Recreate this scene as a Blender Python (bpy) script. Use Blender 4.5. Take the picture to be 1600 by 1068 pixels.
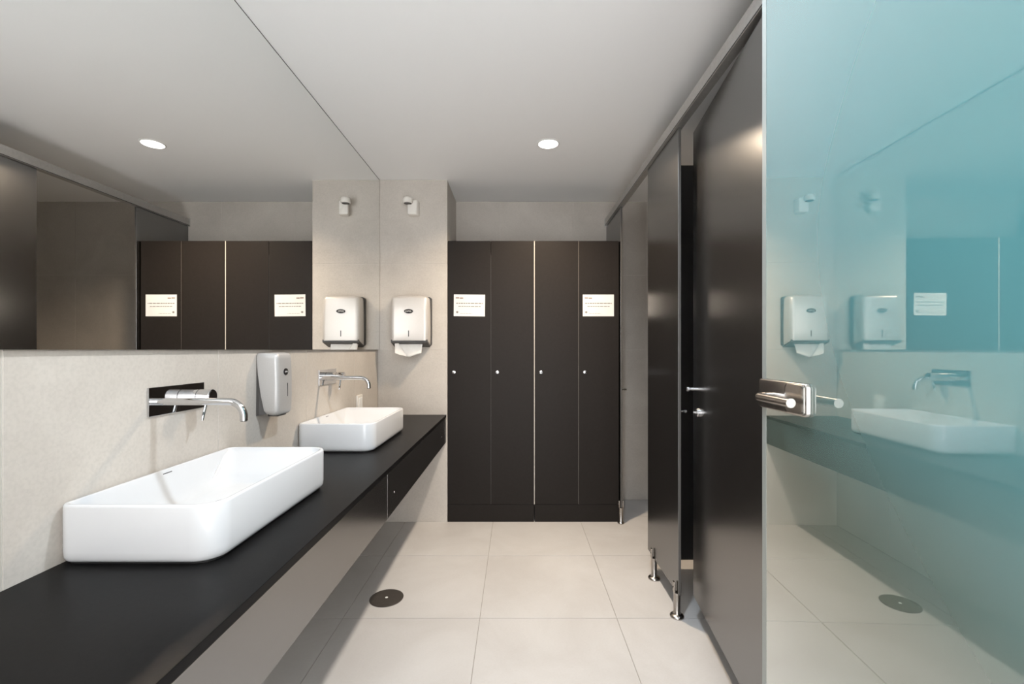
import bpy, bmesh, math, random
from mathutils import Vector, Matrix

random.seed(7)
for o in list(bpy.data.objects):
    bpy.data.objects.remove(o, do_unlink=True)
SC = bpy.context.scene
COL = SC.collection
PI = math.pi

# ------------------------------------------------------------------ camera
cam_d = bpy.data.cameras.new('camera')
cam_d.sensor_fit = 'HORIZONTAL'
cam_d.sensor_width = 36.0
cam_d.lens = 16.0
cam_d.shift_x = -7 / 1600
cam_d.shift_y = 12 / 1600
cam_d.clip_start = 0.02
cam = bpy.data.objects.new('camera', cam_d)
COL.objects.link(cam)
cam.location = (0, 0, 1.25)
cam.rotation_euler = (PI / 2, 0, 0)
SC.camera = cam

# ------------------------------------------------------------------ colour management, world
SC.view_settings.view_transform = 'Standard'
SC.view_settings.look = 'None'
SC.view_settings.gamma = 1.0
SC.view_settings.use_curve_mapping = False
SC.view_settings.exposure = 0.08
world = bpy.data.worlds.new('outside_fill')
SC.world = world
world.use_nodes = True
bg = world.node_tree.nodes['Background']
bg.inputs[0].default_value = (0.98, 0.972, 0.975, 1)
bg.inputs[1].default_value = 6.5  # even fill from outside the room, added to brighten ceiling and walls
SC.cycles.diffuse_bounces = 8

H_CEIL = 2.481


def lamp(name, x, y, watts, colour, size=0.105, spread=150):
    d = bpy.data.lights.new(name, 'AREA')
    d.shape = 'DISK'
    d.size = size
    d.energy = watts
    d.color = colour
    d.spread = math.radians(spread)
    o = bpy.data.objects.new(name, d)
    COL.objects.link(o)
    o.location = (x, y, H_CEIL - 0.006)
    return o


LAMPS = [(0.19, 2.72, 27, (1.0, 0.80, 0.59)),
         (0.19, 1.27, 18, (0.79, 0.895, 1.0))]
LAMP_OBJS = [lamp('downlight_lamp', x, y, w, c, spread=139 if y > 2 else 150) for x, y, w, c in LAMPS]


# ------------------------------------------------------------------ materials
def mat(name, col, rough=0.5, metal=0.0, ior=1.5, coat=0.0, coat_rough=0.1, spec=0.5):
    m = bpy.data.materials.new(name)
    m.use_nodes = True
    b = m.node_tree.nodes['Principled BSDF']
    b.inputs['Base Color'].default_value = (*col, 1)
    b.inputs['Roughness'].default_value = rough
    b.inputs['Metallic'].default_value = metal
    b.inputs['IOR'].default_value = ior
    b.inputs['Coat Weight'].default_value = coat
    b.inputs['Coat Roughness'].default_value = coat_rough
    b.inputs['Specular IOR Level'].default_value = spec
    return m


def mottled(name, c1, c2, rough, scale=2.5, speck=0.0, bump=0.0, metal=0.0, ior=1.5, per_tile=0.0, spec=0.5):
    """two-colour cloudy mineral or paint colour in world space, with a little fine relief"""
    m = mat(name, c1, rough, metal, ior, spec=spec)
    nt = m.node_tree
    N, L = nt.nodes, nt.links
    b = N['Principled BSDF']
    geo = N.new('ShaderNodeNewGeometry')
    n1 = N.new('ShaderNodeTexNoise')
    n1.inputs['Scale'].default_value = scale
    n1.inputs['Detail'].default_value = 7
    n1.inputs['Roughness'].default_value = 0.62
    n1.inputs['Distortion'].default_value = 0.6
    L.new(geo.outputs['Position'], n1.inputs['Vector'])
    r = N.new('ShaderNodeValToRGB')
    r.color_ramp.elements[0].position = 0.34
    r.color_ramp.elements[1].position = 0.66
    r.color_ramp.elements[0].color = (*c1, 1)
    r.color_ramp.elements[1].color = (*c2, 1)
    L.new(n1.outputs['Fac'], r.inputs['Fac'])
    last = r.outputs['Color']
    if speck:
        n2 = N.new('ShaderNodeTexNoise')
        n2.inputs['Scale'].default_value = 120
        n2.inputs['Detail'].default_value = 3
        L.new(geo.outputs['Position'], n2.inputs['Vector'])
        r2 = N.new('ShaderNodeValToRGB')
        r2.color_ramp.elements[0].position = 0.3
        r2.color_ramp.elements[1].position = 0.6
        k = 1 - speck
        r2.color_ramp.elements[0].color = (k, k, k, 1)
        r2.color_ramp.elements[1].color = (1, 1, 1, 1)
        L.new(n2.outputs['Fac'], r2.inputs['Fac'])
        mx = N.new('ShaderNodeMix')
        mx.data_type = 'RGBA'
        mx.blend_type = 'MULTIPLY'
        mx.inputs['Factor'].default_value = 1
        L.new(last, mx.inputs['A'])
        L.new(r2.outputs['Color'], mx.inputs['B'])
        last = mx.outputs['Result']
    if per_tile:
        oi = N.new('ShaderNodeObjectInfo')
        mr = N.new('ShaderNodeMapRange')
        mr.inputs['To Min'].default_value = 1 - per_tile
        mr.inputs['To Max'].default_value = 1 + per_tile
        L.new(oi.outputs['Random'], mr.inputs['Value'])
        mx = N.new('ShaderNodeMix')
        mx.data_type = 'RGBA'
        mx.blend_type = 'MULTIPLY'
        mx.inputs['Factor'].default_value = 1
        L.new(last, mx.inputs['A'])
        L.new(mr.outputs['Result'], mx.inputs['B'])
        last = mx.outputs['Result']
    L.new(last, b.inputs['Base Color'])
    if bump:
        bp = N.new('ShaderNodeBump')
        bp.inputs['Strength'].default_value = bump
        bp.inputs['Distance'].default_value = 0.002
        L.new(n1.outputs['Fac'], bp.inputs['Height'])
        L.new(bp.outputs['Normal'], b.inputs['Normal'])
    return m


def emitter(name, col, strength):
    m = bpy.data.materials.new(name)
    m.use_nodes = True
    nt = m.node_tree
    nt.nodes.clear()
    e = nt.nodes.new('ShaderNodeEmission')
    e.inputs[0].default_value = (*col, 1)
    e.inputs[1].default_value = strength
    o = nt.nodes.new('ShaderNodeOutputMaterial')
    nt.links.new(e.outputs[0], o.inputs[0])
    return m


def tinted_glass(name):
    """glossy clear face over a teal back coating"""
    m = bpy.data.materials.new(name)
    m.use_nodes = True
    nt = m.node_tree
    nt.nodes.clear()
    N, L = nt.nodes, nt.links
    out = N.new('ShaderNodeOutputMaterial')
    dif = N.new('ShaderNodeBsdfDiffuse')
    tr = N.new('ShaderNodeBsdfTranslucent')
    gl = N.new('ShaderNodeBsdfGlossy')
    gl.inputs['Roughness'].default_value = 0.015
    gl.inputs['Color'].default_value = (0.94, 0.97, 0.96, 1)
    fine = N.new('ShaderNodeTexNoise')
    fine.inputs['Scale'].default_value = 420
    geo = N.new('ShaderNodeNewGeometry')
    L.new(geo.outputs['Position'], fine.inputs['Vector'])
    # light on and through the pane, painted into its colour: teal towards the top and the hinges, grey green at the foot and the free edge
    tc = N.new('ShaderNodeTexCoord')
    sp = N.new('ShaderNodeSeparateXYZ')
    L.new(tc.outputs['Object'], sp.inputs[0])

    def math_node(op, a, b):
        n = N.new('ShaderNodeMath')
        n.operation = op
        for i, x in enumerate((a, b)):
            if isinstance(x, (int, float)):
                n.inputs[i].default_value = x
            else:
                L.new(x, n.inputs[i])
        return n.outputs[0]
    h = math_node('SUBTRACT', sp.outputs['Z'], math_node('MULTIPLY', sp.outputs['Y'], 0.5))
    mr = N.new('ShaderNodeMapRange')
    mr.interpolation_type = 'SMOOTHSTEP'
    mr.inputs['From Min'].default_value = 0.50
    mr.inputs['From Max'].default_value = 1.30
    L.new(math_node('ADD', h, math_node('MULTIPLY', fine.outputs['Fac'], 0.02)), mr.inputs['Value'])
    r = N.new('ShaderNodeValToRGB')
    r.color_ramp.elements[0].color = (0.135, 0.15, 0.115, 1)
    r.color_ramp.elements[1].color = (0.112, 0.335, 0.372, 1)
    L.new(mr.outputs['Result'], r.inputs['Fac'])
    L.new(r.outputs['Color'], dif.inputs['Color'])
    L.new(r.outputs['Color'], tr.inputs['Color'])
    mx1 = N.new('ShaderNodeMixShader')
    mx1.inputs[0].default_value = 0.1
    L.new(dif.outputs[0], mx1.inputs[1])
    L.new(tr.outputs[0], mx1.inputs[2])
    fr = N.new('ShaderNodeFresnel')
    fr.inputs['IOR'].default_value = 1.5
    mx = N.new('ShaderNodeMixShader')
    L.new(math_node('MINIMUM', math_node('MULTIPLY', fr.outputs[0], 5.5), 0.95), mx.inputs[0])
    L.new(mx1.outputs[0], mx.inputs[1])
    L.new(gl.outputs[0], mx.inputs[2])
    L.new(mx.outputs[0], out.inputs[0])
    return m


M = {}
M['floor_tile'] = mottled('floor_tile', (0.495, 0.478, 0.462), (0.56, 0.548, 0.536), 0.42, 2.2, 0.03, 0.05, per_tile=0.02)
M['wall_tile'] = mottled('wall_tile', (0.485, 0.445, 0.40), (0.56, 0.52, 0.47), 0.55, 3.0, 0.08, 0.08, per_tile=0.02)
M['grout'] = mottled('grout', (0.30, 0.28, 0.26), (0.36, 0.34, 0.31), 0.85, 30)
M['wall_grout'] = mottled('wall_grout', (0.56, 0.53, 0.49), (0.62, 0.585, 0.54), 0.85, 30)
M['ceiling'] = mottled('ceiling_paint', (0.91, 0.91, 0.91), (0.92, 0.92, 0.92), 0.75, 1.2)
M['paint'] = mottled('white_wall_paint', (0.74, 0.735, 0.72), (0.77, 0.765, 0.75), 0.7, 1.5)
M['mirror'] = mat('mirror_silver', (0.90, 0.905, 0.895), 0.0, 1.0)
M['mirror_back'] = mottled('mirror_backing', (0.30, 0.24, 0.19), (0.36, 0.29, 0.23), 0.6, 20)
M['black'] = mottled('black_laminate', (0.002, 0.0018, 0.0017), (0.003, 0.0027, 0.0025), 0.24, 60, ior=3.0, bump=0.02)
M['locker'] = mottled('dark_brown_laminate', (0.017, 0.0145, 0.013), (0.020, 0.017, 0.0155), 0.42, 60, ior=1.5, bump=0.02, spec=0.1)
M['counter'] = mottled('charcoal_counter', (0.006, 0.0058, 0.0060), (0.008, 0.0078, 0.0080), 0.34, 90, ior=1.3, bump=0.02, spec=0.15)
M['fascia'] = mottled('counter_fascia', (0.009, 0.0085, 0.008), (0.012, 0.011, 0.0105), 0.2, 60, ior=3.3, bump=0.01)
M['edge'] = mat('pale_board_edge', (0.62, 0.58, 0.52), 0.6)
M['edge_mid'] = mat('grey_brown_board_edge', (0.22, 0.20, 0.18), 0.5)
M['edge_grey'] = mat('grey_board_edge', (0.07, 0.065, 0.06), 0.5)
M['porcelain'] = mat('white_porcelain', (0.66, 0.67, 0.685), 0.06)
M['chrome'] = mat('chrome', (0.60, 0.60, 0.605), 0.04, 1.0)
M['steel'] = mottled('brushed_steel', (0.40, 0.375, 0.35), (0.46, 0.435, 0.41), 0.26, 80, metal=1.0)
M['alu'] = mottled('aluminium_rail', (0.50, 0.49, 0.475), (0.56, 0.55, 0.535), 0.42, 60, metal=0.85)
M['silver_plastic'] = mottled('silver_plastic', (0.60, 0.575, 0.55), (0.63, 0.605, 0.58), 0.36, 300, metal=0.3, spec=0.4)
M['soap_plastic'] = mottled('grey_silver_plastic', (0.45, 0.44, 0.43), (0.48, 0.47, 0.46), 0.36, 300, metal=0.25)
M['dark_plastic'] = mat('dark_grey_plastic', (0.045, 0.042, 0.04), 0.45)
M['ink'] = mat('black_badge', (0.008, 0.007, 0.007), 0.35)
M['badge_print'] = mat('badge_silver_print', (0.62, 0.60, 0.57), 0.4)
M['white_plastic'] = mat('white_plastic', (0.78, 0.75, 0.70), 0.4)
M['paper'] = mottled('white_paper', (0.69, 0.68, 0.665), (0.72, 0.71, 0.695), 0.8, 12)
M['towel'] = mottled('paper_towel', (0.84, 0.80, 0.75), (0.88, 0.85, 0.80), 0.9, 40, bump=0.1)
M['print'] = mat('grey_print', (0.22, 0.21, 0.20), 0.8)
M['print_red'] = mat('brownish_print', (0.26, 0.20, 0.17), 0.8)
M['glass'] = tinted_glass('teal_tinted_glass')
M['glass_edge'] = mat('polished_glass_edge', (0.25, 0.265, 0.25), 0.3)
M['drain'] = mottled('bronze_cover', (0.040, 0.034, 0.030), (0.052, 0.045, 0.040), 0.5, 40)
M['lit'] = emitter('lamp_diffuser', (1.0, 0.97, 0.92), 6.0)
M['white_trim'] = mat('white_enamel', (0.82, 0.82, 0.80), 0.4)
M['seal'] = mat('dark_silicone', (0.02, 0.02, 0.02), 0.3)


# ------------------------------------------------------------------ mesh helpers
def finish(name, bm, m, parent=None, smooth=True, angle=35, loc=None, mats=None):
    bmesh.ops.recalc_face_normals(bm, faces=bm.faces[:])
    lim = math.radians(angle)
    for f in bm.faces:
        f.smooth = smooth
    for e in bm.edges:
        if len(e.link_faces) == 2 and e.calc_face_angle(0) > lim:
            e.smooth = False
    me = bpy.data.meshes.new(name)
    bm.to_mesh(me)
    bm.free()
    for x in (mats or [m]):
        me.materials.append(x)
    o = bpy.data.objects.new(name, me)
    COL.objects.link(o)
    if parent:
        o.parent = parent
    if loc:
        o.location = loc
    return o


def box(bm, x0, x1, y0, y1, z0, z1, bev=0.0, seg=2):
    vs = [bm.verts.new(p) for p in ((x0, y0, z0), (x1, y0, z0), (x1, y1, z0), (x0, y1, z0),
                                    (x0, y0, z1), (x1, y0, z1), (x1, y1, z1), (x0, y1, z1))]
    fs = [bm.faces.new([vs[i] for i in q]) for q in
          ((0, 3, 2, 1), (4, 5, 6, 7), (0, 1, 5, 4), (1, 2, 6, 5), (2, 3, 7, 6), (3, 0, 4, 7))]
    if bev:
        es = set()
        for f in fs:
            es.update(f.edges)
        bmesh.ops.bevel(bm, geom=list(es), offset=bev, segments=seg, affect='EDGES', profile=0.5)
    return bm


def B(name, dims, m, parent=None, bev=0.0, seg=2):
    bm = bmesh.new()
    box(bm, *dims, bev=bev, seg=seg)
    return finish(name, bm, m, parent, smooth=bev > 0.004 and seg > 2, angle=50 if seg < 3 else 35)


def frame_of(d):
    d = d.normalized()
    up = Vector((0, 0, 1)) if abs(d.z) < 0.9 else Vector((1, 0, 0))
    a = d.cross(up).normalized()
    return a, a.cross(d).normalized()


def tube(bm, pts, radii, n=16, caps=True):
    """sweep a circle along pts"""
    pts = [Vector(p) for p in pts]
    if not isinstance(radii, (list, tuple)):
        radii = [radii] * len(pts)
    rings = []
    a = b = None
    for i, p in enumerate(pts):
        d = (pts[min(i + 1, len(pts) - 1)] - pts[max(i - 1, 0)]).normalized()
        if a is None:
            a, b = frame_of(d)
        else:
            a = (a - d * a.dot(d)).normalized()
            b = a.cross(d).normalized()
        rings.append([bm.verts.new(p + (a * math.cos(t) + b * math.sin(t)) * radii[i])
                      for t in [2 * PI * k / n for k in range(n)]])
    for r0, r1 in zip(rings, rings[1:]):
        for k in range(n):
            bm.faces.new((r0[k], r0[(k + 1) % n], r1[(k + 1) % n], r1[k]))
    if caps:
        bm.faces.new(rings[0][::-1])
        bm.faces.new(rings[-1])
    return bm


def loft(bm, rings, cap0=True, cap1=True):
    R = [[bm.verts.new(p) for p in r] for r in rings]
    n = len(R[0])
    for r0, r1 in zip(R, R[1:]):
        for k in range(n):
            bm.faces.new((r0[k], r0[(k + 1) % n], r1[(k + 1) % n], r1[k]))
    if cap0:
        bm.faces.new(R[0][::-1])
    if cap1:
        bm.faces.new(R[-1])
    return bm


def rrect(x0, x1, y0, y1, radii, n=8):
    """rounded rectangle, corners in order (x0,y0),(x1,y0),(x1,y1),(x0,y1)"""
    if not isinstance(radii, (list, tuple)):
        radii = [radii] * 4
    out = []
    for (cx, sx, cy, sy, a0), r in zip(((x0, 1, y0, 1, PI), (x1, -1, y0, 1, 1.5 * PI), (x1, -1, y1, -1, 0), (x0, 1, y1, -1, 0.5 * PI)), radii):
        ox, oy = cx + sx * r, cy + sy * r
        for k in range(n + 1):
            t = a0 + 0.5 * PI * k / n
            out.append((ox + r * math.cos(t), oy + r * math.sin(t)))
    return out


def lathe(bm, prof, origin, axis='Z', n=24):
    """prof: (radius, height) pairs along the axis"""
    o = Vector(origin)
    rings = []
    for r, h in prof:
        ring = []
        for k in range(n):
            t = 2 * PI * k / n
            c, s = r * math.cos(t), r * math.sin(t)
            v = {'Z': (c, s, h), 'X': (h, c, s), 'Y': (s, h, c), '-X': (-h, s, c), '-Y': (c, -h, s)}[axis]
            ring.append(o + Vector(v))
        rings.append(ring)
    return loft(bm, rings)


def text_mesh(name, body, size, m, parent, loc, rot, extrude=0.0003):
    cu = bpy.data.curves.new(name, 'FONT')
    cu.body = body
    cu.size = size
    cu.extrude = extrude
    cu.align_x = 'CENTER'
    cu.align_y = 'CENTER'
    t = bpy.data.objects.new(name, cu)
    COL.objects.link(t)
    bpy.context.view_layer.update()
    me = bpy.data.meshes.new_from_object(t.evaluated_get(bpy.context.evaluated_depsgraph_get()))
    bpy.data.objects.remove(t, do_unlink=True)
    me.name = name
    me.materials.clear()
    me.materials.append(m)
    o = bpy.data.objects.new(name, me)
    COL.objects.link(o)
    o.parent = parent
    o.location = loc
    o.rotation_euler = rot
    return o


def thing(name, label, cat, loc=(0, 0, 0), rotz=0.0, group=None):
    o = bpy.data.objects.new(name, None)
    o.empty_display_size = 0.05
    COL.objects.link(o)
    o.location = loc
    o.rotation_euler = (0, 0, rotz)
    o['label'] = label
    o['category'] = cat
    if group:
        o['group'] = group
    return o


def tag(o, label, cat, group=None):
    o['label'] = label
    o['category'] = cat
    if group:
        o['group'] = group
    return o


def struct(o):
    o['kind'] = 'structure'
    return o


def dup(root, loc=None, rotz=None, label=None):
    r = root.copy()
    COL.objects.link(r)
    if loc is not None:
        r.location = loc
    if rotz is not None:
        r.rotation_euler = (0, 0, rotz)
    if label:
        r['label'] = label
    for ch in list(root.children):
        if ch.type == 'LIGHT':
            continue
        c = ch.copy()
        COL.objects.link(c)
        c.parent = r
        for g in list(ch.children):
            d = g.copy()
            COL.objects.link(d)
            d.parent = c
    return r


# ------------------------------------------------------------------ setting
XL = -1.006          # tile face of the left wall
XM = -0.992          # mirror face
YP = 3.304           # face of the pier with the towel dispenser, and of the lockers
XP = -0.502          # right side of the pier
YB = 3.790           # back wall
XS = 0.748           # front of the cubicles
XR = 2.25            # far side of the cubicles
YN = -0.60           # end of the room behind the camera
JW = 0.0015          # half a joint

floor = struct(B('floor', (XL - 0.1, XR + 0.1, YN - 0.14, YB + 0.1, -0.12, -0.0025), M['grout']))
ceiling = struct(B('ceiling', (XL - 0.1, XR + 0.1, YN - 0.14, YB + 0.1, H_CEIL, H_CEIL + 0.1), M['ceiling']))
wall_left = struct(B('wall_left', (XL - 0.12, XL - 0.0018, YN - 0.14, YB, 0, H_CEIL), M['wall_grout']))
wall_back = struct(B('wall_back', (XL - 0.12, XR + 0.1, YB + 0.0018, YB + 0.12, 0, H_CEIL), M['wall_grout']))
wall_right = struct(B('wall_right', (XR + 0.0018, XR + 0.12, 0.25, YB, 0, H_CEIL), M['wall_grout']))
wall_pier = struct(B('wall_pier', (XL, XP - 0.0018, YP + 0.0018, YB, 0, H_CEIL), M['wall_grout']))
wall_stub = struct(B('wall_stub', (0.665, XR + 0.1, YN - 0.14, 0.25, 0, H_CEIL), M['paint']))
wm = bmesh.new()
box(wm, XL - 0.1, -0.45, YN - 0.14, YN, 0, H_CEIL)
box(wm, -0.45, 0.665, YN - 0.14, YN, 2.44, H_CEIL)
wall_near = struct(finish('wall_near', wm, M['paint'], smooth=False))  # unseen wall, its opening placed and sized to admit the fill

_tiles = {}


def tile_piece(parent, o, u, v, n, u0, u1, v0, v1, m, th=0.008):
    """one tile: face in the plane through o spanned by u,v; n points into the room"""
    key = (tuple(u), tuple(v), round(u1 - u0, 4), round(v1 - v0, 4), m.name)
    if key not in _tiles:
        bm = bmesh.new()
        box(bm, 0, u1 - u0, 0, v1 - v0, -th, 0)
        b = 0.0007
        top = [e for e in bm.edges if all(vv.co.z > -1e-6 for vv in e.verts)]
        bmesh.ops.bevel(bm, geom=top, offset=b, segments=1, affect='EDGES')
        mx = Matrix((u, v, n)).transposed()
        for vv in bm.verts:
            vv.co = mx @ vv.co
        bmesh.ops.recalc_face_normals(bm, faces=bm.faces[:])
        me = bpy.data.meshes.new('tile')
        bm.to_mesh(me)
        bm.free()
        me.materials.append(m)
        _tiles[key] = me
    t = bpy.data.objects.new('tile', _tiles[key])
    COL.objects.link(t)
    t.parent = parent
    t.location = o + u * u0 + v * v0
    return t


def tile_field(parent, o, u, v, n, us, vs, m, skip=None):
    o, u, v, n = Vector(o), Vector(u), Vector(v), Vector(n)
    for a, b in zip(us, us[1:]):
        for c, d in zip(vs, vs[1:]):
            if skip and skip(0.5 * (a + b), 0.5 * (c + d)):
                continue
            tile_piece(parent, o, u, v, n, a + JW, b - JW, c + JW, d - JW, m)


ROWS = [0, 0.625, 1.25, 1.872, H_CEIL]
floor_x = [XL, -0.809, -0.171, 0.467, 1.105, 1.743, XR]
floor_y = [YN - 0.13, -0.456, 0.188, 0.832, 1.476, 2.121, 2.766, 3.409, YB]
tile_field(floor, (0, 0, 0), (1, 0, 0), (0, 1, 0), (0, 0, 1), floor_x, floor_y, M['floor_tile'],
           skip=lambda a, b: False)
tile_field(wall_left, (XL, 0, 0), (0, 1, 0), (0, 0, 1), (1, 0, 0),
           [YN, -0.39, 0.245, 0.890, 1.535, 2.180, 2.825, YP], [0, 0.625, 1.25], M['wall_tile'])
tile_field(wall_pier, (0, YP, 0), (1, 0, 0), (0, 0, 1), (0, -1, 0), [XL, XP], ROWS, M['wall_tile'])
tile_field(wall_pier, (XP, 0, 0), (0, 1, 0), (0, 0, 1), (1, 0, 0), [YP, YB], ROWS, M['wall_tile'])
tile_field(wall_back, (0, YB, 0), (1, 0, 0), (0, 0, 1), (0, -1, 0), [XP, -0.136, 0.472, 1.08, 1.69, XR], ROWS, M['wall_tile'])
tile_field(wall_right, (XR, 0, 0), (0, 1, 0), (0, 0, 1), (-1, 0, 0), [0.25, 0.75, 1.36, 1.97, 2.58, 3.19, YB], ROWS, M['wall_tile'])

# ------------------------------------------------------------------ mirror
t = thing('wall_mirror', 'large frameless mirror covering the wall above the two basins up to the ceiling', 'mirror', (XM, 1.6, 1.25))
B('glass_pane', (-0.006, 0, -1.45, 1.701, 0.0, H_CEIL - 1.2540), M['mirror'], t)
B('edge_strip', (-0.006, 0.0004, -1.45, 1.701, H_CEIL - 1.2538, H_CEIL - 1.2502), M['edge_grey'], t)
B('edge_strip', (-0.006, 0.0004, 1.7012, 1.7035, 0.0, H_CEIL - 1.2502), M['mirror_back'], t)
B('backing_board', (XL - XM + 0.0005, -0.006, -1.45, 1.701, 0.0015, H_CEIL - 1.2525), M['mirror_back'], t)

# ------------------------------------------------------------------ counter
CT = 0.779
CX = -0.508
t = thing('washbasin_counter', 'long black floating counter under the mirror carrying two white basins', 'counter', (XL, 1.6, 0.581))
cx, cz = CX - XL, CT - 0.581
B('worktop', (0.0005, cx, -1.4, YP - 1.6 - 0.0005, cz - 0.02, cz), M['counter'], t, bev=0.0012)
f = B('fascia_panel', (cx - 0.018, cx - 0.001, -1.4, 0.196 - 0.001, 0, cz - 0.0205), M['fascia'], t, bev=0.001)
f2 = B('fascia_panel', (cx - 0.018, cx - 0.001, 0.196 + 0.001, YP - 1.6 - 0.0005, 0, cz - 0.0205), M['fascia'], t, bev=0.001)
for yy in (0.30, 1.50):
    bm = bmesh.new()
    lathe(bm, [(0.0045, 0), (0.0045, 0.0012), (0.003, 0.0018)], (cx - 0.001, yy, 0.075), 'X', 12)
    finish('screw_cap', bm, M['steel'], f2)
B('edge_strip', (cx - 0.0125, cx - 0.004, 0.1952, 0.1968, 0.001, cz - 0.021), M['edge_grey'], t)
B('support_board', (0.0005, cx - 0.0185, -1.4, YP - 1.6 - 0.0005, cz - 0.05, cz - 0.0205), M['black'], t)


# ------------------------------------------------------------------ basins
def make_basin(label, y):
    L_, D_, H_ = 0.602, 0.349, 0.132
    t = thing('washbasin', label, 'sink', (XL + 0.002, y, CT), group='white basins on the counter')
    x0, x1, y0, y1 = 0.0, D_, -L_ / 2, L_ / 2
    bm = bmesh.new()
    rings = []

    def ring(ins, z, rad, insy=None, dx=0.0):
        iy = ins if insy is None else insy
        pts = rrect(x0 + ins + dx, x1 - ins + dx, y0 + iy, y1 - iy, rad, 10)
        rings.append([(px, py, z) for px, py in pts])

    rb, rf = 0.028, 0.058
    R = lambda k=0.0: [max(rb - k, 0.004), max(rf - k, 0.006), max(rf - k, 0.006), max(rb - k, 0.004)]
    ring(0.018, 0.004, R(0.018))
    ring(0.010, 0.0045, R(0.010))
    ring(0.004, 0.009, R(0.004))
    ring(0.001, 0.017, R(0.001))
    ring(0.0, 0.030, R())
    ring(0.0, H_ - 0.006, R())
    ring(0.0008, H_ - 0.0025, R(0.0008))
    ring(0.003, H_, R(0.003))
    ring(0.009, H_, R(0.009))
    ring(0.0115, H_ - 0.002, R(0.0115))
    ring(0.013, H_ - 0.006, R(0.013))
    # bowl: gently sloping ends, steeper long sides, flat bottom
    for s in (0.12, 0.28, 0.46, 0.64, 0.78):
        z = H_ - 0.006 - s * 0.084
        ring(0.013 + 0.034 * s, z, [0.03 + 0.03 * s] * 4, 0.013 + 0.120 * s)
    for k, (a, z) in enumerate(((0.055, 0.0425), (0.068, 0.0385), (0.086, 0.0365))):
        ring(a, z, [0.06, 0.06, 0.06, 0.06], 0.118 + 0.034 * k)
    ring(0.15, 0.0345, [0.028] * 4, 0.262)
    loft(bm, rings)
    finish('bowl', bm, M['porcelain'], t, angle=50)
    bm = bmesh.new()
    lathe(bm, [(0.020, -0.002), (0.032, 0.0), (0.032, 0.004), (0.029, 0.0055), (0.010, 0.0065)], (D_ / 2, 0.0, 0.0342), 'Z', 28)
    finish('drain_plug', bm, M['chrome'], t)
    bm = bmesh.new()
    box(bm, 0.0125, 0.0150, -0.017, 0.017, H_ - 0.0135, H_ - 0.0085, 0.001)
    finish('overflow_slot', bm, M['dark_plastic'], t)
    bm = bmesh.new()
    loft(bm, [[(px, py, z) for px, py in rrect(x0 + 0.013, x1 - 0.013, y0 + 0.013, y1 - 0.013, R(0.013), 8)] for z in (0.0, 0.006)])
    finish('silicone_seal', bm, M['seal'], t)
    return t


basin1 = make_basin('white rectangular basin at the near end of the counter, the one closer to the viewer', 1.291)
basin2 = dup(basin1, (XL + 0.002, 2.380, CT), label='white rectangular basin at the far end of the counter, below the towel dispenser')


# ------------------------------------------------------------------ wall taps
def make_tap(label, y):
    # origin on the tile face at the centre of the plate
    t = thing('wall_tap', label, 'tap', (XL, y, 1.106), group='chrome wall taps over the basins')
    B('wall_plate', (0.0003, 0.006, -0.110, 0.110, -0.040, 0.040), M['chrome'], t, bev=0.001)
    sy, r = -0.086, 0.0100
    pts = [(0.006, sy, 0.0), (0.05, sy, 0.0), (0.12, sy, 0.0), (0.19, sy, 0.0)]
    rb, ex = 0.042, 0.250
    for k in range(1, 11):
        a = 0.5 * PI * k / 10
        pts.append((ex - rb + rb * math.sin(a), sy, -rb + rb * math.cos(a)))
    pts.append((ex, sy, -0.052))
    bm = bmesh.new()
    tube(bm, pts, r, 20)
    sp = finish('spout', bm, M['chrome'], t, angle=50)
    bm = bmesh.new()
    lathe(bm, [(0.0085, 0), (0.0085, 0.002), (0.006, 0.0025)], (ex, sy, -0.0545), 'Z', 20)
    finish('aerator', bm, M['dark_plastic'], sp)
    hy = 0.052
    bm = bmesh.new()
    lathe(bm, [(0.0225, 0), (0.0225, 0.026), (0.0205, 0.0265), (0.0205, 0.0285), (0.0225, 0.029), (0.0225, 0.064), (0.0215, 0.0655)], (0.006, hy, 0.0), 'X', 32)
    h = finish('mixer_handle', bm, M['chrome'], t, angle=30)
    bm = bmesh.new()
    lathe(bm, [(0.019, 0.0), (0.019, 0.0008)], (0.0715, hy, 0), 'X', 28)
    finish('end_cap', bm, M['chrome'], h)
    bm = bmesh.new()
    tube(bm, [(0.052, hy, -0.018), (0.052, hy - 0.017, -0.066), (0.052, hy - 0.0185, -0.071)], [0.0042, 0.0042, 0.0034], 12)
    finish('lever_pin', bm, M['chrome'], h, angle=50)
    return t


tap1 = make_tap('chrome wall tap with curved spout over the front basin', 1.348)
tap2 = dup(tap1, (XL, 2.416, 1.106), label='chrome wall tap with curved spout over the far basin, beside the soap dispenser')


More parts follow.
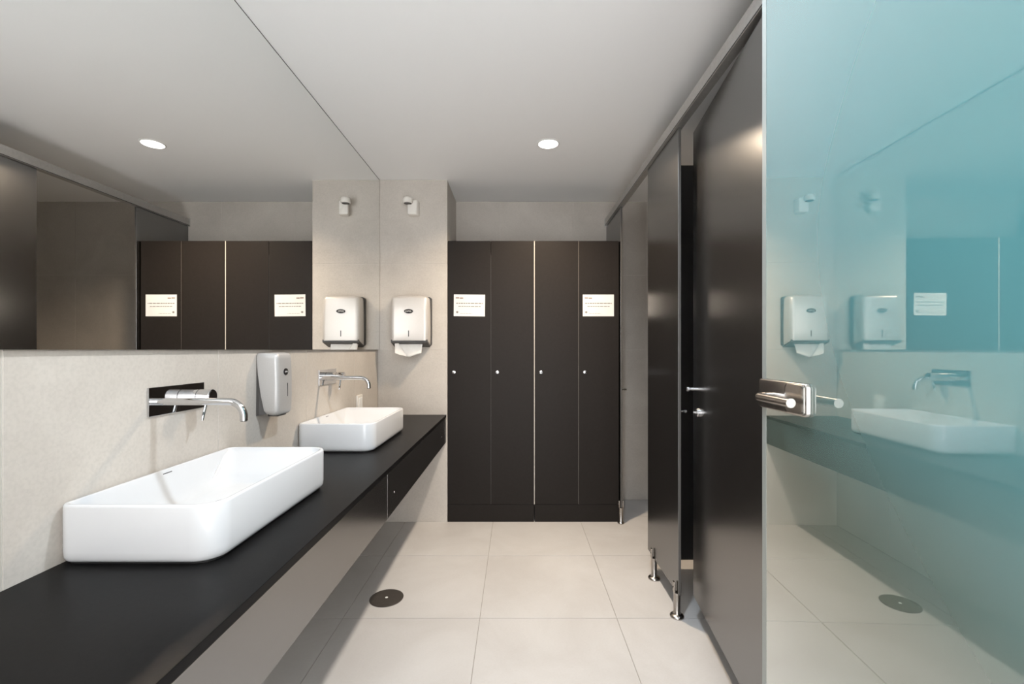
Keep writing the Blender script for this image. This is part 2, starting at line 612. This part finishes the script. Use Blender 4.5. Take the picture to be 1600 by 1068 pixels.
# ------------------------------------------------------------------ soap dispenser
t = thing('soap_dispenser', 'silver soap dispenser with dark back plate on the wall between the two taps', 'dispenser', (XL, 1.816, 0.992))
bm = bmesh.new()
loft(bm, [[(0.0005, y, z) for y, z in ((-0.059, 0.002), (0.059, 0.002), (0.055, 0.236), (-0.055, 0.236))],
          [(0.012, y, z) for y, z in ((-0.058, 0.004), (0.058, 0.004), (0.054, 0.234), (-0.054, 0.234))],
          [(0.036, y, z) for y, z in ((-0.050, 0.008), (0.050, 0.008), (0.046, 0.10), (-0.046, 0.10))]])
finish('back_plate', bm, M['dark_plastic'], t, smooth=False)
bm = bmesh.new()
rings = []
for q, z, back, front, hw in ((0, 0.000, 0.042, 0.068, 0.046), (1, 0.003, 0.036, 0.077, 0.055), (2, 0.010, 0.032, 0.083, 0.0595), (3, 0.022, 0.029, 0.085, 0.061),
                              (4, 0.08, 0.018, 0.086, 0.0635), (5, 0.16, 0.007, 0.085, 0.0635), (6, 0.222, 0.002, 0.083, 0.0625), (7, 0.236, 0.002, 0.081, 0.061),
                              (8, 0.243, 0.003, 0.076, 0.057), (9, 0.246, 0.006, 0.066, 0.048)):
    hw *= 0.95
    pts = rrect(back, front, -hw, hw, [0.003, 0.016, 0.016, 0.003], 6)
    rings.append([(px, py, z + (0.012 * (front - px) / front if q < 3 else 0)) for px, py in pts])
loft(bm, rings)
cover = finish('cover', bm, M['soap_plastic'], t, angle=40)
bm = bmesh.new()
loft(bm, [[(0.0845 + h, 0.016 * k * math.cos(a), 0.1705 + 0.0135 * k * math.sin(a)) for a in [2 * PI * i / 24 for i in range(24)]] for h, k in ((0, 1), (0.003, 1), (0.0036, 0.9))])
badge = finish('brand_badge', bm, M['ink'], t)
text_mesh('lettering', 'JOFEL', 0.0082, M['badge_print'], badge, (0.0884, 0, 0.1705), (PI / 2, 0, PI / 2))
B('level_window', (0.0845, 0.0868, 0.0125, 0.0150, 0.072, 0.125), M['ink'], t)
B('push_bar', (0.03, 0.072, -0.03, 0.03, -0.004, 0.006), M['dark_plastic'], t, bev=0.002)

# ------------------------------------------------------------------ towel dispenser
t = thing('towel_dispenser', 'silver paper towel dispenser with a towel hanging out, on the tiled pier by the lockers', 'dispenser', (-0.752, YP, 1.276))
W2, DP = 0.138, 0.120
bm = bmesh.new()
loft(bm, [[(px, -0.0005 - h, pz) for px, pz in rrect(-W2 - 0.002, W2 + 0.002, 0.0, 0.352, 0.018, 6)] for h in (0, 0.022, 0.026)])
finish('back_plate', bm, M['dark_plastic'], t)
bm = bmesh.new()
rings = []
ZT = 0.352
for z, front, hw, k in ((0.0, DP, W2 - 0.006, 'b'), (0.004, DP + 0.001, W2 - 0.005, 'b'), (0.12, DP + 0.0, W2 - 0.004, ''), (0.24, DP - 0.003, W2 - 0.005, ''),
                        (ZT - 0.022, DP - 0.008, W2 - 0.008, 't'), (ZT - 0.010, DP - 0.012, W2 - 0.011, 't'), (ZT - 0.003, DP - 0.020, W2 - 0.018, 't'), (ZT, DP - 0.036, W2 - 0.032, 't')):
    pts = rrect(-hw, hw, -front, -0.012, [0.030, 0.030, 0.003, 0.003], 7)
    r = []
    for px, py in pts:
        zz = z
        if k == 'b':
            zz = z + 0.038 * min(1, (-py) / DP)
        if k == 't':
            zz = z + 0.010 * (1 - (px / W2) ** 2) - 0.005
        r.append((px, py, zz))
    rings.append(r)
loft(bm, rings)
cover = finish('cover', bm, M['silver_plastic'], t, angle=40)
bm = bmesh.new()
box(bm, -W2 + 0.010, W2 - 0.010, -DP + 0.004, -0.014, -0.012, 0.006)
for v in bm.verts:
    v.co.z += 0.040 * (-v.co.y) / DP
    if v.co.z < 0.02 and v.co.y < -0.05:
        v.co.x *= 0.92
finish('tray', bm, M['dark_plastic'], t, smooth=False)
bm = bmesh.new()
loft(bm, [[(0.031 * k * math.cos(a) - 0.003, -DP + 0.001 - h, 0.243 + 0.0145 * k * math.sin(a)) for a in [2 * PI * i / 28 for i in range(28)]] for h, k in ((0, 1), (0.0045, 1), (0.0052, 0.93))])
badge = finish('brand_badge', bm, M['ink'], t)
text_mesh('lettering', 'JOFEL', 0.0165, M['badge_print'], badge, (-0.003, -DP - 0.0045, 0.243), (PI / 2, 0, 0))
B('level_window', (-0.0055, -0.0005, -DP - 0.0022, -DP + 0.003, 0.066, 0.108), M['ink'], t)
# the towel: a folded sheet, bent forward, with a V shaped lower edge
bm = bmesh.new()
nx, nz = 16, 8
grid = []
for j in range(nz + 1):
    row = []
    for i in range(nx + 1):
        s = i / nx * 2 - 1
        x = -0.012 + 0.098 * s * (1 - 0.05 * j / nz)
        low = -0.050 - 0.030 * (1 - abs(s)) if s > -0.35 else -0.050 - 0.030 * (1 - 0.35) * (1 + s) / 0.65
        top = 0.026 + 0.006 * math.cos(s * 2.2)
        z = top + (low - top) * j / nz
        y = -0.070 - 0.016 * math.sin((j / nz) * 1.6) - 0.012 * abs(s) ** 1.5 * (j / nz) + 0.010 * math.exp(-((s + 0.25) / 0.25) ** 2) * j / nz
        row.append(bm.verts.new((x, y, z)))
    grid.append(row)
for j in range(nz):
    for i in range(nx):
        bm.faces.new((grid[j][i], grid[j][i + 1], grid[j + 1][i + 1], grid[j + 1][i]))
tw = finish('hanging_towel', bm, M['towel'], t, angle=80)
md = tw.modifiers.new('thickness', 'SOLIDIFY')
md.thickness = 0.0012
# turned over front corner of the towel
bm = bmesh.new()
vs = [bm.verts.new(p) for p in ((-0.108, -0.0885, 0.026), (-0.082, -0.094, 0.024), (-0.052, -0.099, -0.020), (-0.022, -0.094, -0.073), (-0.070, -0.0965, -0.062), (-0.104, -0.0965, -0.050))]
bm.faces.new(vs)
fd = finish('towel_fold', bm, M['towel'], tw, smooth=False)
md = fd.modifiers.new('thickness', 'SOLIDIFY')
md.thickness = 0.001

# ------------------------------------------------------------------ sensor on the pier
t = thing('motion_sensor', 'small white bracket shaped sensor high on the tiled pier near the ceiling', 'sensor', (-0.750, YP, 2.275))
bm = bmesh.new()
rings = []
for h, k in ((0.0005, 0.96), (0.004, 1.0), (0.046, 0.97), (0.051, 0.92), (0.053, 0.82)):
    dx = 0.012 - 0.16 * h
    rings.append([(px + dx, -h, pz) for px, pz in rrect(-0.035 * k, 0.035 * k, -0.060 * k, 0.048 * k, 0.010 * k, 6)])
loft(bm, rings)
finish('housing', bm, M['white_plastic'], t, angle=40)
bm = bmesh.new()
lathe(bm, [(0.026, -0.006), (0.032, -0.004), (0.0345, 0.0), (0.0345, 0.022), (0.0325, 0.030), (0.026, 0.036), (0.012, 0.038)], (-0.022, -0.072, 0.020), 'Z', 28)
finish('cap', bm, M['white_plastic'], t, angle=40)
bm = bmesh.new()
lathe(bm, [(0.026, 0.0), (0.026, 0.004)], (-0.022, -0.072, 0.0115), 'Z', 24)
finish('lens', bm, M['edge_grey'], t, angle=40)

# ------------------------------------------------------------------ socket behind the far basin
t = thing('wall_socket', 'white wall socket half hidden behind the far basin', 'socket', (XL, 2.90, 0.912))
B('cover_plate', (0.0004, 0.011, -0.046, 0.046, -0.05, 0.05), M['white_plastic'], t, bev=0.003, seg=3)
B('insert', (0.011, 0.014, -0.028, 0.028, -0.032, 0.032), M['white_trim'], t, bev=0.001)

# ------------------------------------------------------------------ lockers
LX = [XP + 0.002, -0.186, 0.132, 0.451, 0.744]
LT = 2.040
PL = 0.125


def locker_unit(label, xa, xm, xb):
    t = thing('locker', label, 'locker', (xa, YP, 0), group='black lockers')
    w = xb - xa
    bm = bmesh.new()
    g = 0.004
    box(bm, 0, g, 0.0205, 0.470, PL + 0.001, LT - 0.0185)
    box(bm, w - g, w, 0.0205, 0.470, PL + 0.001, LT - 0.0185)
    box(bm, xm - xa - 0.008, xm - xa + 0.008, 0.0205, 0.470, PL + 0.001, LT - 0.0185)
    box(bm, g, w - g, 0.450, 0.470, PL + 0.001, LT - 0.0185)
    finish('carcass', bm, M['locker'], t, smooth=False)
    B('top_panel', (0, w, 0.0205, 0.470, LT - 0.018, LT), M['locker'], t, bev=0.001)
    B('plinth', (0, w, 0.0015, 0.470, 0, PL), M['locker'], t, bev=0.001)
    for da, db in ((0.0, xm - xa), (xm - xa, w)):
        d = B('door', (da + 0.0015, db - 0.0015, 0.0, 0.019, PL + 0.002, LT - 0.001), M['locker'], t, bev=0.001)
        bm = bmesh.new()
        lathe(bm, [(0.0125, 0.0), (0.0125, 0.004), (0.011, 0.006), (0.007, 0.0065), (0.006, 0.014), (0.004, 0.015)], (da + 0.046, 0, 1.087), '-Y', 20)
        k = finish('lock', bm, M['chrome'], d)
    return t


lk1 = locker_unit('pair of tall black lockers next to the tiled pier, paper notice on the left door', LX[0], LX[1], LX[2] - 0.0045)
lk2 = locker_unit('pair of tall black lockers next to the cubicles, paper notice on the right door', LX[2] + 0.0005, LX[3], LX[4])
B('edge_strip', (-0.005, -0.0002, 0.002, 0.40, PL + 0.002, LT - 0.001), M['edge'], lk2)['label'] = 'pale cream board edge between the two pairs of doors'
B('edge_strip', (LX[1] - LX[0] - 0.0013, LX[1] - LX[0] + 0.0013, 0.003, 0.019, PL + 0.004, LT - 0.1), M['edge_grey'], lk1)
B('edge_strip', (LX[3] - LX[2] - 0.0018, LX[3] - LX[2] + 0.0008, 0.003, 0.019, PL + 0.004, LT - 0.002), M['edge_mid'], lk2)


# ------------------------------------------------------------------ notices
def notice(label, xc, zc, tilt, curl):
    t = thing('paper_notice', label, 'notice', (xc, YP - 0.0006, zc), group='paper notices on the lockers')
    t.rotation_euler = (0, tilt, 0)
    w, h = 0.226, 0.158
    bm = bmesh.new()
    n = 8
    rings = []
    for i in range(n + 1):
        q = i / n
        y = -0.0002 - curl * max(0, (0.3 - q) / 0.3) ** 2
        px = -w / 2 + w * q
        rings.append([(px, y, -h / 2), (px, y, h / 2), (px, y - 0.0005, h / 2), (px, y - 0.0005, -h / 2)])
    loft(bm, rings)
    finish('sheet', bm, M['paper'], t, angle=60)
    rnd = random.Random(4)

    def rows(x0, x1, z, hh):
        x = x0
        while x < x1:
            ww = rnd.uniform(0.010, 0.026)
            e = min(x + ww, x1)
            B('printed_word', (x, e, -0.0010 - curl * max(0, (0.3 - (x / w + 0.5)) / 0.3) ** 2, -0.0006, z - hh / 2, z + hh / 2), M['print'], t)
            x = e + 0.004
    rows(-0.096, 0.098, 0.015, 0.0062)
    rows(-0.080, 0.082, -0.0075, 0.0058)
    rows(-0.070, 0.02, -0.058, 0.0022)
    B('printed_heading', (-0.100, -0.074, -0.0010 - curl * 0.8, -0.0006, 0.050, 0.058), M['print_red'], t)
    B('printed_heading', (-0.070, -0.046, -0.0010 - curl * 0.35, -0.0006, 0.048, 0.057), M['print_red'], t)
    bm = bmesh.new()
    loft(bm, [[(-0.088 + 0.0085 * math.cos(a), -0.0008 - hh - curl * 0.6, -0.049 + 0.0075 * math.sin(a)) for a in [2 * PI * i / 14 for i in range(14)]] for hh in (0, 0.0003)])
    finish('printed_emblem', bm, M['print'], t, smooth=False)
    return t


notice('white paper notice on the locker door nearest the tiled pier', -0.3415, 1.571, math.radians(0.5), 0.004)
notice('white paper notice on the locker door nearest the cubicles', 0.594, 1.571, 0.0, 0.0)


# ------------------------------------------------------------------ cubicles
PT, PZ0, PZ1 = 0.013, 0.115, 2.278


def leg_on(parent, y, k=1.0):
    """adjustable steel foot below a partition panel, coordinates local to the panel's empty"""
    bm = bmesh.new()
    lathe(bm, [(0.031 * k, 0.0), (0.033 * k, 0.002), (0.033 * k, 0.006), (0.028 * k, 0.012), (0.018, 0.015), (0.0155, 0.019), (0.0155, PZ0 - 0.012), (0.0155, PZ0 - 0.001)], (PT / 2 - 0.002, y, 0), 'Z', 24)
    for sx in (-0.0135, PT + 0.0005):
        bm2 = bmesh.new()
        box(bm2, sx, sx + 0.009, y - 0.011, y + 0.011, PZ0 - 0.002, 0.165, 0.004, 3)
        me = bpy.data.meshes.new('tmp')
        bm2.to_mesh(me)
        bm2.free()
        bm.from_mesh(me)
        bpy.data.meshes.remove(me)
    lg = finish('leg', bm, M['steel'], parent, angle=40)
    bm = bmesh.new()
    lathe(bm, [(0.004, 0), (0.004, 0.002), (0.002, 0.003)], (-0.0133, y, 0.140), '-X', 12)
    finish('grub_screw', bm, M['dark_plastic'], lg)
    return lg


def pilaster(label, y0, y1, legs, keeper=None):
    t = thing('cubicle_pilaster', label, 'partition', (XS, y0, 0), group='black cubicle pilasters')
    p = B('panel', (0, PT, 0.0, y1 - y0, PZ0, PZ1), M['black'], t, bev=0.001)
    B('edge_strip', (0.001, PT - 0.001, -0.0008, -0.0001, PZ0 + 0.001, PZ1 - 0.001), M['edge_grey'], p)
    for y in legs:
        leg_on(t, y - y0, 0.74 if y > 3 else 1.0)
    if keeper:
        bm = bmesh.new()
        lathe(bm, [(0.0085, 0.0), (0.0085, 0.004), (0.005, 0.006), (0.005, 0.018), (0.0085, 0.022), (0.0085, 0.032), (0.006, 0.034)], (PT, keeper - y0, 0.962), 'X', 16)
        finish('keeper_knob', bm, M['chrome'], t)
    return t


pilaster('black pilaster panel behind the lockers at the back wall', 3.272, YB - 0.001, [3.279], 3.285)
pilaster('black pilaster panel on two steel legs between the two cubicle doors', 2.104, 2.592, [2.134, 2.488], 2.128)
pilaster('black pilaster panel hidden behind the glass door', 0.251, 1.322, [0.35, 1.23])

t = thing('head_rail', 'grey aluminium head rail running along the top of the cubicle fronts', 'rail', (XS, 0.251, PZ1))
LR = YB - 0.251 - 0.0005
B('rail_body', (-0.012, PT + 0.012, 0, LR, 0.0006, 0.058), M['alu'], t, bev=0.002)
B('rail_lip', (-0.0135, -0.0121, 0, LR, 0.003, 0.007), M['dark_plastic'], t)
B('end_bracket', (-0.016, PT + 0.016, LR - 0.006, LR, -0.004, 0.062), M['alu'], t, bev=0.001)

t = thing('cubicle_divider', 'black divider panel between the two cubicles seen through the door gap', 'partition', (XS + PT + 0.03, 2.470, 0))
B('panel', (0.0, XR - XS - PT - 0.032, 0, PT, 0.110, 2.250), M['black'], t, bev=0.001)
for x in (0.55, 1.2):
    bm = bmesh.new()
    lathe(bm, [(0.036, 0), (0.036, 0.006), (0.018, 0.014), (0.015, 0.018), (0.015, 0.1095)], (x, PT / 2, 0), 'Z', 20)
    finish('leg', bm, M['steel'], t, angle=40)


def cubicle_door(label, loc, rotz):
    t = thing('swing_door', label, 'door', loc, rotz, group='black cubicle doors')
    t['kind'] = 'thing'
    p = B('panel', (0, PT, 0.004, 0.770, 0.118, 2.250), M['black'], t, bev=0.001)
    bm = bmesh.new()
    lathe(bm, [(0.008, 0), (0.008, 0.026), (0.0065, 0.027), (0.0065, 0.031), (0.0115, 0.033), (0.0115, 0.041), (0.009, 0.043)], (0, 0.720, 1.073), '-X', 20)
    finish('knob', bm, M['chrome'], t)
    bm = bmesh.new()
    lathe(bm, [(0.020, 0), (0.020, 0.008), (0.0185, 0.010), (0.0185, 0.013), (0.015, 0.014), (0.006, 0.0145), (0.006, 0.024), (0.004, 0.025)], (0, 0.678, 0.973), '-X', 24)
    lk = finish('turn_latch', bm, M['chrome'], t)
    for z in (0.35, 1.2, 2.0):
        bm = bmesh.new()
        tube(bm, [(PT + 0.006, 0.004, z - 0.04), (PT + 0.006, 0.004, z + 0.04)], 0.0055, 12)
        box(bm, PT, PT + 0.003, 0.004, 0.045, z - 0.03, z + 0.03)
        finish('hinge', bm, M['steel'], t, angle=40)
    return t


HA = math.atan(0.1075)
d1 = cubicle_door('tall black cubicle door standing slightly ajar beside the glass door', (0.7330, 1.334, 0), -HA)
d2 = dup(d1, (XS + 0.022, 2.603, 0), -math.radians(91), label='black cubicle door of the far cubicle swung fully open inwards')

# ------------------------------------------------------------------ teal glass door
GT = 0.010
ga = math.atan(0.02)
g = thing('glass_door', 'teal tinted glass door standing open at the right, reflecting the basins', 'door', (0.577, 0.250, 0), -ga)
g['kind'] = 'thing'
GL = 0.8475
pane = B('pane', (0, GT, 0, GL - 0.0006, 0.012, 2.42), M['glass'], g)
B('polished_edge', (0.0, GT, GL - 0.0005, GL + 0.0015, 0.012, 2.42), M['glass_edge'], g)
B('edge_bevel', (-0.0006, -0.0001, GL - 0.016, GL + 0.0015, 0.012, 2.42), M['glass_edge'], g)
for z0, z1 in ((0.006, 0.066), (2.37, 2.43)):
    bm = bmesh.new()
    box(bm, -0.011, -0.0008, 0.0, 0.16, z0, z1, 0.002)
    box(bm, GT + 0.0008, GT + 0.011, 0.0, 0.16, z0, z1, 0.002)
    box(bm, -0.011, GT + 0.011, -0.0015, -0.0002, z0, z1)
    finish('patch_hinge', bm, M['steel'], g, smooth=False)


def lock_side(s):
    """lock plate and lever on one face; s=-1 room side, s=+1 other side"""
    f0 = -0.0008 if s < 0 else GT + 0.0008
    ya, yb, za, zb = 0.662, 0.8495, 1.113, 1.181
    bm = bmesh.new()
    rings = []
    for h, k in ((0.0, 0.0), (0.006, 0.0), (0.008, 0.001), (0.009, 0.003)):
        rings.append([(f0 + s * h, py, pz) for py, pz in rrect(ya + k, yb - k, za + k, zb - k, 0.010 - k, 6)])
    loft(bm, rings)
    pl = finish('lock_plate', bm, M['steel'], g, angle=40)
    bm = bmesh.new()
    rings = []
    for h, k in ((0.008, 0.0), (0.0115, 0.0), (0.013, 0.0015), (0.0132, 0.004)):
        rings.append([(f0 + s * h, py, pz) for py, pz in rrect(ya + 0.004 + k, ya + 0.070 - k, za + 0.003 + k, zb - 0.003 - k, 0.008, 6)])
    loft(bm, rings)
    finish('raised_cover', bm, M['steel'], pl, angle=40)
    bm = bmesh.new()
    ly, lz = 0.782, 1.144
    pts = [(f0 + s * 0.008, ly, lz), (f0 + s * 0.030, ly, lz)]
    for k in range(1, 9):
        a = 0.5 * PI * k / 8
        pts.append((f0 + s * (0.030 + 0.016 * math.sin(a)), ly - 0.016 * (1 - math.cos(a)), lz))
    pts.append((f0 + s * 0.046, 0.650, lz))
    tube(bm, pts, 0.0095, 20)
    finish('lever_handle', bm, M['steel'], g, angle=45)


lock_side(-1)
lock_side(1)

# ------------------------------------------------------------------ floor cover
t = thing('floor_cover', 'round dark bronze cover set in the floor tiles beside the counter', 'drain cover', (-0.654, 2.291, 0))
bm = bmesh.new()
lathe(bm, [(0.083, 0.0004), (0.0835, 0.002), (0.080, 0.0034), (0.077, 0.0036)], (0, 0, 0), 'Z', 48)
disc = finish('disc', bm, M['drain'], t, angle=20)
bm = bmesh.new()
lathe(bm, [(0.007, 0.0036), (0.007, 0.0046), (0.004, 0.0056)], (0, 0, 0), 'Z', 14)
finish('centre_screw', bm, M['white_trim'], t)


# ------------------------------------------------------------------ downlights
def downlight(label, x, y, lamp_o):
    t = thing('downlight', label, 'ceiling light', (x, y, H_CEIL), group='recessed ceiling downlights')
    bm = bmesh.new()
    lathe(bm, [(0.0675, -0.0004), (0.0675, -0.002), (0.063, -0.0045), (0.0585, -0.0045), (0.058, -0.0015)], (0, 0, 0), 'Z', 40)
    finish('trim_ring', bm, M['white_trim'], t, angle=30)
    bm = bmesh.new()
    lathe(bm, [(0.0575, -0.0018), (0.0575, -0.0050), (0.03, -0.0054)], (0, 0, 0), 'Z', 40)
    finish('diffuser', bm, M['lit'], t)
    lamp_o.parent = t
    lamp_o.location = (0, 0, -0.0062)
    return t


for (x, y, w, c), lo, lb in zip(LAMPS, LAMP_OBJS, ('round white downlight in the ceiling in front of the lockers',
                                                  'round white downlight in the ceiling above the front basin, out of frame')):
    downlight(lb, x, y, lo)
